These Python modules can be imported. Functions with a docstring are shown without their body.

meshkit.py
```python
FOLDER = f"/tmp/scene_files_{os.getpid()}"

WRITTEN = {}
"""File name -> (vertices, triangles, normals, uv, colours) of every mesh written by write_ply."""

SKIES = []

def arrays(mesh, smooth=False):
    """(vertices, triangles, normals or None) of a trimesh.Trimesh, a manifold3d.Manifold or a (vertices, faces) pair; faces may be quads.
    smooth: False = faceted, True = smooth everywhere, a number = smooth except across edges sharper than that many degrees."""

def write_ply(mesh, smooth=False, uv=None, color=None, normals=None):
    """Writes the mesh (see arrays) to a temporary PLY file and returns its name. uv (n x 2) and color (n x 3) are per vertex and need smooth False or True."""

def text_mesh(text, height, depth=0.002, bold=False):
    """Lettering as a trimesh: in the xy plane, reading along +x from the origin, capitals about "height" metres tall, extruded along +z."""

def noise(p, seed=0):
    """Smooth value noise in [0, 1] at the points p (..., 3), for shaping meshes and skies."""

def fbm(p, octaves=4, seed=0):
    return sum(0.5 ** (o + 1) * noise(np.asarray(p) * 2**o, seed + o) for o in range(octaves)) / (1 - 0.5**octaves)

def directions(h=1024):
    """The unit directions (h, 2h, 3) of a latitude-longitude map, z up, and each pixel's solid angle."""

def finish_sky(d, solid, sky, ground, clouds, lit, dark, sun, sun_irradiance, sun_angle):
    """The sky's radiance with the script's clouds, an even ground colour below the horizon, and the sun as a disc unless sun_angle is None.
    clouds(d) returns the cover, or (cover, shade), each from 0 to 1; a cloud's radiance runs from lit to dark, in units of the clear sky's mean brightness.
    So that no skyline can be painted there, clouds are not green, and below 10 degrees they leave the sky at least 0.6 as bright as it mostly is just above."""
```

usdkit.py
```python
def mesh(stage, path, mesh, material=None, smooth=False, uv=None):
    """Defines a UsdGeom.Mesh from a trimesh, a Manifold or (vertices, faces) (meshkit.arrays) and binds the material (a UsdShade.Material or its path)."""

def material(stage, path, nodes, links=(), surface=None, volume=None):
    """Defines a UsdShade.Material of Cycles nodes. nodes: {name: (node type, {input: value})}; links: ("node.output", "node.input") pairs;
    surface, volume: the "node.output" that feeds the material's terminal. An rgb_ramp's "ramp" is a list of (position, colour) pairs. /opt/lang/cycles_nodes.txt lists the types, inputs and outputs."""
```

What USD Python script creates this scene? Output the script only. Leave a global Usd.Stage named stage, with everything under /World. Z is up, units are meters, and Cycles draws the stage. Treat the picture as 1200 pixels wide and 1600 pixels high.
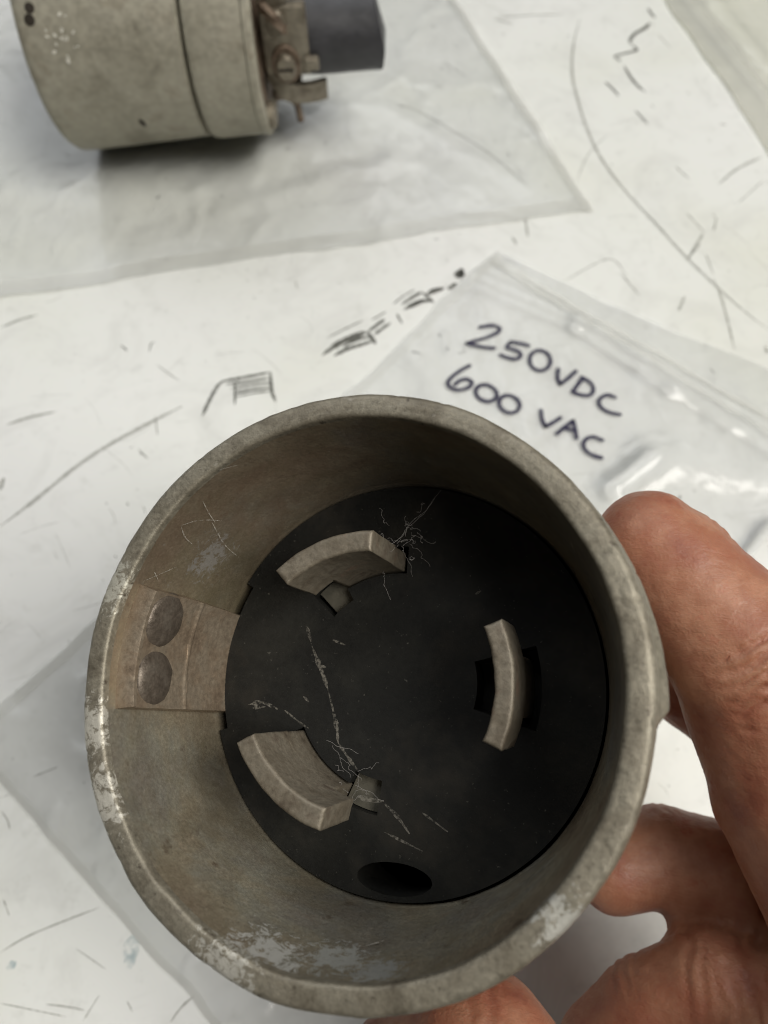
import math, numpy as np, trimesh, manifold3d as m3, usdkit, meshkit
from meshkit import fbm, noise
from pxr import Usd, UsdGeom, UsdLux, UsdShade, Gf, Sdf, Vt
stage = Usd.Stage.CreateInMemory()
UsdGeom.SetStageUpAxis(stage, 'Z'); UsdGeom.SetStageMetersPerUnit(stage, 1.0)
UsdGeom.Xform.Define(stage, '/World'); UsdGeom.Scope.Define(stage, '/World/Looks')
rng = np.random.default_rng(7)
MM = 0.001

# ------------------------------------------------------------------ camera (millimetres inside the script, metres in the stage)
FPX, H = 1178.0, 180.0
K = H / 150.0
TH, RO = math.radians(24), math.radians(6)
F = np.array([0, math.sin(TH), -math.cos(TH)])
_r, _u = np.array([1.0, 0, 0]), np.array([0, math.cos(TH), math.sin(TH)])
R = _r * math.cos(RO) + _u * math.sin(RO); U = _u * math.cos(RO) - _r * math.sin(RO)
EYE = np.array([0, 0, H])
cam = UsdGeom.Camera.Define(stage, '/World/camera')
cam.AddTransformOp().Set(Gf.Matrix4d(*R, 0, *U, 0, *(-F), 0, *(EYE * MM), 1))
cam.CreateHorizontalApertureAttr(24.0); cam.CreateVerticalApertureAttr(32.0)
cam.CreateFocalLengthAttr(24.0 * FPX / 1200)
cam.CreateFStopAttr(21.0); cam.CreateFocusDistanceAttr(0.094)
cam.CreateClippingRangeAttr(Gf.Vec2f(0.01, 50)); cam.CreateExposureAttr(0.0)

# ------------------------------------------------------------------ lamps
def rect_lamp(name, pos, target, w, h, power, color):
    l = UsdLux.RectLight.Define(stage, '/World/' + name)
    p, t = np.array(pos, float), np.array(target, float)
    z = (p - t) / np.linalg.norm(p - t); x = np.cross([0, 1, 0.01], z); x /= np.linalg.norm(x); y = np.cross(z, x)
    l.AddTransformOp().Set(Gf.Matrix4d(*x, 0, *y, 0, *z, 0, *p, 1))
    l.CreateWidthAttr(w); l.CreateHeightAttr(h); l.CreateIntensityAttr(power); l.CreateColorAttr(Gf.Vec3f(*color))
    return l
rect_lamp('ceiling_lamp', (0.54, -0.07, 1.0), (0, 0.08, 0.03), 0.62, 0.62, 10.8, (1.0, 0.965, 0.90))
rect_lamp('ceiling_lamp_001', (-0.45, 0.85, 1.05), (0, 0.15, 0), 1.5, 0.9, 2.0, (0.96, 0.98, 1.0))
rect_lamp('ceiling_lamp_002', (-0.25, -0.75, 1.1), (0, 0.1, 0), 1.2, 0.8, 0.18, (1.0, 0.98, 0.94))

# ------------------------------------------------------------------ helpers
def ray(px, py): return (px - 600) / FPX * R - (py - 800) / FPX * U + F
def T(px, py, z=0.0):
    d = ray(px, py); return EYE + d * ((z - H) / d[2])
def C2W(p):
    p = np.asarray(p, float); return EYE + p[..., :1] * R - p[..., 1:2] * U + p[..., 2:3] * F
def P(px, py, Z): return C2W(np.array([(px - 600) / FPX * Z, (py - 800) / FPX * Z, Z]))
used = {}
def numbered(parent, name):
    k = (parent, name); n = used.get(k, 0); used[k] = n + 1
    return f'{parent}/{name}' + (f'_{n:03d}' if n else '')
def tag(o, label=None, cat=None, group=None, kind=None):
    p = o.GetPrim() if hasattr(o, 'GetPrim') else o
    for k, v in (('label', label), ('category', cat), ('group', group), ('kind', kind)):
        if v: p.SetCustomDataByKey(k, v)
    return p
def obj(name, mesh, mat, parent=None, smooth=35):
    parent_path = str(parent.GetPath()) if parent is not None else '/World'
    v, f = (mesh.vertices, mesh.faces) if hasattr(mesh, 'vertices') else (mesh if isinstance(mesh, tuple) else meshkit.arrays(mesh)[:2])
    f = np.asarray(f)
    if f.shape[1] == 4: f = np.vstack([f[:, [0, 1, 2]], f[:, [0, 2, 3]]])
    t = trimesh.Trimesh(np.asarray(v, float) * MM, f, process=False)
    return usdkit.mesh(stage, numbered(parent_path, name), t, mat, smooth=smooth).GetPrim()
def thing(name, label, cat, origin, axes=None, group=None):
    x = UsdGeom.Xform.Define(stage, numbered('/World', name)); A = np.eye(3) if axes is None else np.array(axes)
    x.AddTransformOp().Set(Gf.Matrix4d(*A[0], 0, *A[1], 0, *A[2], 0, *(np.array(origin) * MM), 1))
    return tag(x, label, cat, group)
def cat(*ms):
    vs, fs, n = [], [], 0
    for v, f in ms:
        v, f = np.asarray(v, float), np.asarray(f)
        if f.shape[1] == 4: f = np.vstack([f[:, [0, 1, 2]], f[:, [0, 2, 3]]])
        vs.append(v); fs.append(f + n); n += len(v)
    return np.vstack(vs), np.vstack(fs)
def lathe(profile, seg=192, closed=True):
    """profile: (radius, h) pairs; the axis is +z. closed: the profile is a loop."""
    p = np.array(profile, float); n = len(p); a = np.arange(seg) / seg * 2 * np.pi
    v = np.stack([p[:, 0, None] * np.cos(a), p[:, 0, None] * np.sin(a), np.repeat(p[:, 1, None], seg, 1)], -1).reshape(-1, 3)
    f = []
    for i in range(n if closed else n - 1):
        j = (i + 1) % n; k = np.arange(seg); k2 = (k + 1) % seg
        f.append(np.stack([i * seg + k, i * seg + k2, j * seg + k2, j * seg + k], 1))
    return v, np.vstack(f)
def subdiv_profile(p, step):
    out = []
    for a, b in zip(p[:-1], p[1:]):
        n = max(1, int(np.ceil(np.hypot(*(np.array(b) - a)) / step)))
        out += [tuple(np.array(a) + (np.array(b) - a) * t) for t in np.arange(n) / n]
    return out + [p[-1]]
def sector(r0, r1, p0, p1, h0, h1, bev=0.5, nphi=24, nr=5):
    """A curved bar between two radii and two angles (degrees), from h0 (its bevelled end) to h1, along +z."""
    def ring(b):
        a0, a1 = math.radians(p0) + b / r0, math.radians(p1) - b / r0
        ph, rr = np.linspace(a0, a1, nphi), np.linspace(r0 + b, r1 - b, nr)
        pts = [(rr[-1], q) for q in ph] + [(q, a1) for q in rr[::-1][1:]] + [(rr[0], q) for q in ph[::-1][1:]] + [(q, a0) for q in rr[1:-1]]
        return np.array([(r * math.cos(q), r * math.sin(q)) for r, q in pts]), ph, rr
    layers = [(h0, bev), (h0 + bev * .15, bev * .5), (h0 + bev * .5, bev * .15), (h0 + bev, 0)] + [(h, 0) for h in np.linspace(h0 + bev, h1, 6)[1:]]
    v, f, n = [], [], None
    for h, b in layers:
        q = ring(b)[0]; n = len(q); v.append(np.c_[q, np.full(n, h)])
    for i in range(len(layers) - 1):
        k = np.arange(n); k2 = (k + 1) % n
        f.append(np.stack([i * n + k, (i + 1) * n + k, (i + 1) * n + k2, i * n + k2], 1))
    v, f = np.vstack(v), np.vstack(f)
    f = np.vstack([f[:, [0, 1, 2]], f[:, [0, 2, 3]]]); parts = [(v, f)]
    for li, flip in ((0, False), (len(layers) - 1, True)):
        _, ph, rr = ring(layers[li][1])
        g = np.array([[(r * math.cos(q), r * math.sin(q), layers[li][0]) for r in rr] for q in ph]).reshape(-1, 3)
        q = np.array([(i * nr + j, i * nr + j + 1, (i + 1) * nr + j + 1, (i + 1) * nr + j) for i in range(nphi - 1) for j in range(nr - 1)])
        parts.append((g, q[:, ::-1] if not flip else q))
    v, f = cat(*parts)
    t = trimesh.Trimesh(v, f); t.merge_vertices(digits_vertex=5); trimesh.repair.fix_normals(t)
    return t.vertices, t.faces
def box(x0, x1, y0, y1, z0, z1, bev=0.3):
    cs = [(x, y, z) for x in (x0, x1) for y in (y0, y1) for z in (z0, z1)]
    c = np.array([(x0 + x1) / 2, (y0 + y1) / 2, (z0 + z1) / 2]); hs = np.array([x1 - x0, y1 - y0, z1 - z0]) / 2
    pts = [c + s * (hs - b) for s in np.array([(i, j, k) for i in (-1, 1) for j in (-1, 1) for k in (-1, 1)]) for b in ((0, bev, bev), (bev, 0, bev), (bev, bev, 0))]
    return meshkit.arrays(m3.Manifold.hull_points(np.array(pts)))[:2]
def cyl(p, q, r0, r1=None, seg=32, bev=0.0):
    p, q = np.array(p, float), np.array(q, float); r1 = r0 if r1 is None else r1
    L = np.linalg.norm(q - p); z = (q - p) / L; x = np.cross(z, [0.3, 0.5, 0.81]); x /= np.linalg.norm(x); y = np.cross(z, x)
    prof = [(0.001, 0), (r0 - bev, 0), (r0, bev), (r1, L - bev), (r1 - bev, L), (0.001, L)] if bev else [(0.001, 0), (r0, 0), (r1, L), (0.001, L)]
    v, f = lathe(prof, seg, False)
    return p + v[:, :1] * x + v[:, 1:2] * y + v[:, 2:] * z, f
def curve(pts, step):
    """Catmull-Rom through the points, evenly resampled."""
    p = np.array(pts, float)
    if len(p) == 2: q = p[0] + (p[1] - p[0]) * np.linspace(0, 1, 12)[:, None]
    else:
        e = np.vstack([2 * p[0] - p[1], p, 2 * p[-1] - p[-2]]); q = []
        for i in range(1, len(e) - 2):
            t = np.linspace(0, 1, 14, endpoint=False)[:, None]; a, b, c, d = e[i - 1:i + 3]
            q.append(.5 * (2 * b + (c - a) * t + (2 * a - 5 * b + 4 * c - d) * t**2 + (3 * b - a - 3 * c + d) * t**3))
        q = np.vstack(q + [p[-1:]])
    s = np.r_[0, np.cumsum(np.linalg.norm(np.diff(q, axis=0), axis=1))]; n = max(3, int(s[-1] / step) + 1)
    return np.stack([np.interp(np.linspace(0, s[-1], n), s, q[:, k]) for k in range(q.shape[1])], 1)
def ribbon(pts, width, normal, taper=True, step=0.4, rough=0.25):
    q = curve(pts, step); t = np.gradient(q, axis=0); t /= np.maximum(np.linalg.norm(t, axis=1, keepdims=True), 1e-9)
    nrm = np.broadcast_to(np.asarray(normal, float), q.shape); s = np.cross(nrm, t); s /= np.linalg.norm(s, axis=1, keepdims=True)
    n = len(q); w = np.full(n, width / 2.0) * (1 + rough * (noise(np.c_[q * 1.1], 3) - .5) * 2)
    if taper: w *= np.clip(np.minimum(np.arange(n), np.arange(n)[::-1]) / max(2, n * .18), 0.15, 1) ** .6
    v = np.vstack([q + s * w[:, None], q - s * w[:, None]]); k = np.arange(n - 1)
    return v, np.stack([k + n, k + n + 1, k + 1, k], 1)

# ------------------------------------------------------------------ materials
def mat(name, nodes, links, surface='p.BSDF'):
    return usdkit.material(stage, '/World/Looks/' + name, nodes, links, surface=surface)
def noisy(name, ramp, scale=300, detail=6, rough=0.5, rvar=0.15, metallic=0.0, bump=0.15, bscale=900, bdist=0.0003, spots=None, spec=0.5, extra=None):
    """A worn surface: a colour ramp over noise, a second finer noise for grain, bump, and optional spots (scale, threshold, colour)."""
    n = {'co': ('texture_coordinate', {}), 'n1': ('noise_texture', {'scale': scale, 'detail': detail, 'roughness': 0.62, 'distortion': 0.4}),
         'r': ('rgb_ramp', {'ramp': ramp}), 'n2': ('noise_texture', {'scale': bscale, 'detail': 5.0, 'roughness': 0.7}),
         'mr': ('map_range', {'from_min': 0.3, 'from_max': 0.7, 'to_min': rough - rvar, 'to_max': rough + rvar}),
         'g': ('mix_color', {'blend_type': 'overlay', 'fac': 0.45}), 'b': ('bump', {'strength': bump, 'distance': bdist}),
         'p': ('principled_bsdf', {'metallic': metallic, 'specular_ior_level': spec})}
    l = [('co.object', 'n1.vector'), ('co.object', 'n2.vector'), ('n1.fac', 'r.fac'), ('n2.fac', 'mr.value'), ('r.color', 'g.a'), ('n2.color', 'g.b'),
         ('mr.result', 'p.roughness'), ('n2.fac', 'b.height'), ('b.normal', 'p.normal')]
    n['bw'] = ('rgb_to_bw', {}); l[5] = ('n2.fac', 'g.b')
    last = 'g.result'; del n['bw']
    for i, (sc, lo, hi, colr) in enumerate(spots or []):
        n[f's{i}'] = ('noise_texture', {'scale': sc, 'detail': 4.0, 'roughness': 0.65}); n[f'm{i}'] = ('map_range', {'from_min': lo, 'from_max': hi, 'clamp': True})
        n[f'o{i}'] = ('mapping', {'location': (3.1 + i, 1.7 * i, 0.4)})
        n[f'x{i}'] = ('mix_color', {'b': colr}); l += [('co.object', f'o{i}.vector'), (f'o{i}.vector', f's{i}.vector'), (f's{i}.fac', f'm{i}.value'), (f'm{i}.result', f'x{i}.fac'), (last, f'x{i}.a')]
        last = f'x{i}.result'
    for i, (pos, rad, colr, sc, *soft) in enumerate(extra or []):      # a deposit with a place of its own (metres, object space)
        n[f'ed{i}'] = ('vector_math', {'math_type': 'distance', 'vector2': pos}); n[f'em{i}'] = ('map_range', {'from_min': rad, 'from_max': rad * .15, 'to_min': 0.0, 'to_max': 0.34, 'clamp': True})
        n[f'en{i}'] = ('noise_texture', {'scale': sc, 'detail': 7.0, 'roughness': 0.78, 'distortion': 0.8}); n[f'ea{i}'] = ('math', {'math_type': 'add'})
        n[f'et{i}'] = ('map_range', {'from_min': soft[0] if soft else 0.74, 'from_max': soft[1] if soft else 0.81, 'clamp': True}); n[f'ex{i}'] = ('mix_color', {'b': colr})
        l += [('co.object', f'ed{i}.vector1'), (f'ed{i}.value', f'em{i}.value'), ('co.object', f'en{i}.vector'), (f'em{i}.result', f'ea{i}.value1'), (f'en{i}.fac', f'ea{i}.value2'),
              (f'ea{i}.value', f'et{i}.value'), (f'et{i}.result', f'ex{i}.fac'), (last, f'ex{i}.a')]
        last = f'ex{i}.result'
    l.append((last, 'p.base_color'))
    return mat(name, n, l)
def ink(name, colour, scale, lo, hi, most=1.0):
    """A drawn line that is broken up by the grain below it."""
    return mat(name, {'co': ('texture_coordinate', {}), 'n': ('noise_texture', {'scale': scale, 'detail': 4.0, 'roughness': 0.7}), 'm': ('map_range', {'from_min': lo, 'from_max': hi, 'to_min': 0.0, 'to_max': most, 'clamp': True}),
                      't': ('transparent_bsdf', {}), 'd': ('diffuse_bsdf', {'color': colour}), 'x': ('mix_closure', {})},
               [('co.object', 'n.vector'), ('n.fac', 'm.value'), ('m.result', 'x.fac'), ('t.BSDF', 'x.closure1'), ('d.BSDF', 'x.closure2')], 'x.closure')
def film(name, clear, haze, fac, bscale=120, bump=0.25):
    return mat(name, {'co': ('texture_coordinate', {}), 'n': ('noise_texture', {'scale': bscale, 'detail': 4.0, 'distortion': 1.2}), 'b': ('bump', {'strength': bump, 'distance': 0.002}),
                      't': ('transparent_bsdf', {'color': clear}), 'd': ('diffuse_bsdf', {'color': haze}), 'x': ('mix_closure', {'fac': fac}),
                      'g': ('glossy_bsdf', {'roughness': 0.17, 'color': (1, 1, 1)}), 'f': ('fresnel', {'IOR': 1.45}), 'y': ('mix_closure', {})},
               [('co.object', 'n.vector'), ('n.fac', 'b.height'), ('b.normal', 'g.normal'), ('b.normal', 'f.normal'), ('t.BSDF', 'x.closure1'), ('d.BSDF', 'x.closure2'),
                ('x.closure', 'y.closure1'), ('g.BSDF', 'y.closure2'), ('f.fac', 'y.fac')], 'y.closure')

table_mat = mat('white_laminate', {
    'co': ('texture_coordinate', {}), 'n': ('noise_texture', {'scale': 9.0, 'detail': 3.0}), 'r': ('rgb_ramp', {'ramp': [(0.3, (.67, .675, .60)), (0.45, (.725, .735, .70)), (0.6, (.745, .75, .73)), (0.72, (.70, .705, .69))]}),
    'n2': ('noise_texture', {'scale': 170.0, 'detail': 7.0, 'roughness': 0.75}), 'm2': ('map_range', {'from_min': 0.56, 'from_max': 0.76, 'to_max': 0.40, 'clamp': True}), 'x': ('mix_color', {'b': (.40, .40, .37)}),
    'n3': ('noise_texture', {'scale': 38.0, 'detail': 6.0, 'roughness': 0.7, 'distortion': 1.0}), 'm3': ('map_range', {'from_min': 0.48, 'from_max': 0.72, 'to_max': 0.42, 'clamp': True}), 'x3': ('mix_color', {'b': (.50, .50, .47)}),
    'n4': ('noise_texture', {'scale': 1400.0, 'detail': 2.0}), 'b': ('bump', {'strength': 0.05, 'distance': 0.0002}), 'p': ('principled_bsdf', {'roughness': 0.42, 'specular_ior_level': 0.35})},
    [('co.object', 'n.vector'), ('co.object', 'n2.vector'), ('co.object', 'n3.vector'), ('co.object', 'n4.vector'), ('n.fac', 'r.fac'), ('r.color', 'x.a'), ('n2.fac', 'm2.value'), ('m2.result', 'x.fac'),
     ('x.result', 'x3.a'), ('n3.fac', 'm3.value'), ('m3.result', 'x3.fac'), ('x3.result', 'p.base_color'), ('n4.fac', 'b.height'), ('b.normal', 'p.normal')])
pencil = ink('pencil_line', (.10, .10, .085), 1500, .20, .60, .92)
faint = ink('faint_scratch', (.26, .26, .225), 1100, .24, .68, .62)
blue_stain = ink('blue_stain', (.30, .42, .46), 500, .40, .65, .5)
marker = ink('marker_ink', (.045, .042, .075), 900, .15, .30, .95)
pale = ink('pale_scratch', (.55, .52, .46), 1600, .42, .60, .8)
film_mat = film('bag_film', (.905, .908, .912), (.79, .80, .81), .16, 120, .18)
weld_mat = film('bag_weld', (.95, .95, .935), (.84, .84, .81), .26, 200, .1)
fold_mat = film('bag_fold', (.93, .93, .89), (.72, .72, .66), .3, 90, .25)
shell_extra = []
# ------------------------------------------------------------------ the table
def grid(x0, x1, y0, y1, nx, ny, zf):
    X, Y = np.meshgrid(np.linspace(x0, x1, nx), np.linspace(y0, y1, ny), indexing='ij')
    v = np.stack([X, Y, zf(X, Y)], -1).reshape(-1, 3); i = np.arange(nx - 1)[:, None] * ny + np.arange(ny - 1)
    return v, np.stack([i, i + ny, i + ny + 1, i + 1], -1).reshape(-1, 4)
tv, tf = grid(-420, 420, -120, 620, 2, 2, lambda x, y: 0 * x)
table = tag(obj('tabletop', box(-420, 420, -120, 620, -24, 0, 1.5), table_mat), 'white laminate tabletop covered in pencil marks and scratches', None, None, 'structure')
UP = (0, 0, 1)
def z2(p): return (600 + p[0] / 2, p[1] / 2)
def z3(p): return (p[0] / 2, 350 + p[1] / 2)
def z4(p): return (600 + p[0] / 2, 380 + p[1] / 2)
def z7(p): return (480 + p[0] / 4.286, 400 + p[1] / 4.286)
def z8(p): return (p[0] / 1.935, 1100 + p[1] / 1.935)
def line(cv, pts, w): return ribbon([T(*cv(p), 0.05) for p in pts], w * K * 1.12, UP)
comb1 = [line(z3, p, w) for p, w in (([(632, 600), (650, 560), (680, 506), (702, 490)], .75), ([(690, 492), (770, 478), (845, 463)], .7), ([(705, 502), (775, 492), (848, 480)], .6),
         ([(720, 516), (790, 502), (850, 495)], .6), ([(725, 530), (800, 515), (846, 512)], .6), ([(735, 540), (800, 527), (850, 522)], .4), ([(733, 490), (735, 530), (733, 565)], .5), ([(845, 462), (849, 520), (862, 556)], .7))]
comb2 = [line(z7, p, w) for p, w in (([(100, 665), (170, 615), (280, 560), (400, 512)], 1.0), ([(400, 505), (430, 545), (460, 590)], .9), ([(180, 668), (260, 625), (340, 600), (440, 570)], 1.0), ([(160, 598), (270, 545), (390, 500)], .6),
         ([(130, 550), (250, 490), (375, 430)], .35), ([(410, 505), (470, 460), (520, 422)], .8), ([(450, 525), (510, 480), (560, 445)], .7), ([(240, 610), (330, 560), (430, 540)], .8), ([(600, 385), (615, 415), (637, 452)], .5), ([(430, 430), (500, 390), (530, 370)], .35))]
comb3 = [line(z7, p, w) for p, w in (([(632, 325), (700, 280), (770, 238)], .8), ([(770, 240), (790, 262), (850, 315)], .7), ([(650, 358), (720, 318), (790, 292)], .9), ([(690, 345), (760, 305), (830, 300)], .9), ([(575, 322), (650, 265), (725, 222)], .35),
         ([(800, 262), (850, 235), (915, 218)], 1.1), ([(810, 240), (860, 222), (920, 212)], .6), ([(940, 222), (970, 205), (1000, 182)], 1.0), ([(985, 130), (1015, 110), (1050, 95)], 1.2), ([(995, 145), (1030, 128), (1055, 118)], 1.3), ([(1030, 80), (1035, 110), (1030, 150)], 1.0))]
zig = [line(z2, p, w) for p, w in (([(825, 25), (835, 42), (848, 56)], .8), ([(832, 70), (815, 88), (785, 105), (768, 128), (775, 138)], 1.0), ([(775, 140), (790, 155), (760, 165), (718, 175)], .8), ([(718, 175), (740, 192)], .6), ([(750, 205), (770, 240), (795, 270), (816, 287)], .9), ([(690, 256), (712, 275), (734, 300)], .7), ([(785, 345), (810, 372), (825, 388)], .5))]
for nm, g in (('pencil_mark', comb1), ('pencil_mark', comb2), ('pencil_mark', comb3), ('pencil_mark', zig)): obj(nm, cat(*g), pencil, table)
longs = [(z3, [(0, 945), (110, 862), (240, 757), (350, 685), (490, 610), (568, 570)], 1.0), (z3, [(0, 325), (60, 300), (120, 283)], .7), (z3, [(22, 627), (90, 605), (175, 586)], .8), (z3, [(0, 832), (12, 792)], 1.0), (z3, [(490, 440), (560, 490)], .4), (z3, [(485, 600), (492, 660)], .4),
         (z2, [(612, 60), (592, 140), (588, 230), (605, 310), (630, 390), (670, 480), (740, 580), (850, 700), (960, 820), (1100, 950), (1200, 1030)], .95), (z2, [(345, 55), (450, 48), (560, 45)], .6), (z2, [(345, 60), (375, 68), (402, 76)], .7),
         (z2, [(1000, 725), (950, 810)], .8), (z2, [(1000, 725), (945, 665)], .5), (z2, [(1040, 680), (1030, 722)], .5), (z2, [(1180, 490), (1100, 530), (1045, 577)], .8), (z2, [(440, 680), (450, 740)], .7), (z2, [(400, 740), (415, 765)], .8),
         (z2, [(0, 310), (110, 350), (200, 400), (330, 480), (460, 590)], .5), (z2, [(855, 105), (895, 150)], .4), (z2, [(910, 520), (955, 560)], .6), (z4, [(1030, 110), (1060, 190), (1095, 330)], .7), (z4, [(990, 0), (950, 45)], .6), (z4, [(940, 165), (920, 212)], .7), (z4, [(1005, 35), (1030, 97)], .5), (z4, [(740, 95), (800, 165)], .5), (z4, [(1190, 320), (1200, 345)], .9),
         (z8, [(0, 752), (60, 715), (130, 682), (300, 615)], .5), (z8, [(140, 908), (200, 915), (255, 926)], .5), (z8, [(230, 740), (320, 802)], .35), (z8, [(0, 905), (100, 925), (200, 946)], .35), (z8, [(515, 962), (550, 915), (590, 880)], .6), (z8, [(10, 590), (28, 640)], .4), (z8, [(0, 320), (22, 350), (30, 380)], .4), (z8, [(100, 220), (175, 190)], .5), (z8, [(385, 900), (400, 930)], .5), (z8, [(250, 960), (300, 880)], .35),
         (z2, [(260, 240), (180, 190)], .4), (z2, [(700, 420), (640, 480), (600, 570)], .3), (z2, [(1100, 640), (1190, 560)], .35), (z2, [(560, 880), (700, 810), (760, 860)], .35)]
for cv, p, w in longs: obj('scratch', line(cv, p, w * (.55 if cv is z8 else .85)), faint, table)
fine = []
for i in range(520):
    x, y, a, L = rng.uniform(-180, 200), rng.uniform(-10, 390), rng.choice([rng.uniform(0, 3.14), 2.3 + rng.normal(0, .25), .5 + rng.normal(0, .2)]), rng.uniform(2, 13); d = np.array([math.cos(a), math.sin(a), 0]) * L; k = rng.normal(0, .07, 3) * [1, 1, 0] * L
    p0 = np.array([x, y, .03]); fine.append(ribbon([p0, p0 + d / 2 + k, p0 + d], rng.uniform(.08, .17), UP, step=.8))
tag(obj('fine_scratch', cat(*fine), faint, table), kind='stuff')
obj('stain', cat(line(z8, [(402, 700), (396, 750), (388, 800)], 2.2), line(z8, [(20, 800), (50, 780)], 1.2)), blue_stain, table)
fl, fl2 = [], []
for i in range(1000):
    x, y = rng.uniform(-180, 200), rng.uniform(-10, 390)
    L, a = abs(rng.normal(0, .6)) + .2 + (rng.random() < .12) * rng.uniform(0, 3), rng.choice([rng.uniform(0, 3.14), 2.2 + rng.normal(0, .3)])
    d = np.array([math.cos(a), math.sin(a), 0]) * L; p0 = np.array([x, y, 0.04]); k = rng.normal(0, .25, 3) * [1, 1, 0] * L
    (fl if rng.random() < .35 else fl2).append(ribbon([p0, p0 + d / 2 + k, p0 + d], rng.uniform(.15, .55), UP, step=.3))
tag(obj('speck_mark', cat(*fl), pencil, table), kind='stuff'); tag(obj('speck_mark', cat(*fl2), faint, table), kind='stuff')

# ------------------------------------------------------------------ the bags
def wobble(xy, wob):
    p = np.concatenate([xy * .05, 0 * xy[..., :1]], -1); return xy + (np.stack([fbm(p, 3, 11), fbm(p, 3, 23)], -1) - .5) * 2 * wob
def bag_sheet(q, zf, n=170, wob=1.8):
    """q: four corners a, b, c, d in order round the bag. Returns the mesh of its film."""
    a, b, c, d = [np.array(x[:2], float) for x in q]; s, t = np.meshgrid(np.linspace(0, 1, n), np.linspace(0, 1, n), indexing='ij'); s, t = s[..., None], t[..., None]
    xy = (1 - s) * (1 - t) * a + s * (1 - t) * b + s * t * c + (1 - s) * t * d
    xy = wobble(xy, wob); z = zf(xy[..., 0], xy[..., 1])
    i = np.arange(n - 1)[:, None] * n + np.arange(n - 1); f = np.stack([i, i + n, i + n + 1, i + 1], -1).reshape(-1, 4)
    return np.concatenate([xy, z[..., None]], -1).reshape(-1, 3), f if np.cross(b - a, d - a) > 0 else f[:, ::-1]
def seg_dist(x, y, a, b):
    a, b = np.array(a[:2]), np.array(b[:2]); d = b - a; t = np.clip(((x - a[0]) * d[0] + (y - a[1]) * d[1]) / (d @ d), 0, 1)
    return np.hypot(x - a[0] - t * d[0], y - a[1] - t * d[1])
def base_film(seed, amp, sc=.03):
    def f(x, y):
        p = np.stack([x * sc, y * sc, 0 * x], -1); return .28 + amp * np.maximum(0, fbm(p, 4, seed) - .32) + .35 * amp * (1 - np.abs(2 * fbm(p * 1.7 + 5, 3, seed + 9) - 1)) ** 8
    return f
def ridges(f, rs):
    def g(x, y):
        z = f(x, y)
        for a, b, h, w in rs: z = z + h * np.exp(-(seg_dist(x, y, T(*a), T(*b)) / w) ** 2)
        return z
    return g
def weld(a, b, zf, w, name, mat_, parent, lift=.12, n=90):
    a, b = np.array(a[:2]), np.array(b[:2]); t = np.linspace(0, 1, n)[:, None]; q = a + (b - a) * t; d = (b - a) / np.linalg.norm(b - a); s = np.array([-d[1], d[0]])
    cols = [(lambda c: np.c_[c, zf(c[:, 0], c[:, 1]) + lift])(wobble(q + s * k * w, 1.8)) for k in (0, .35, .7, 1)]
    v = np.concatenate([c[:, None] for c in cols], 1).reshape(-1, 3); i = np.arange(n - 1)[:, None] * 4 + np.arange(3)
    return obj(name, (v, np.stack([i + 4, i + 5, i + 1, i], -1).reshape(-1, 4)), mat_, parent)
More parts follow.
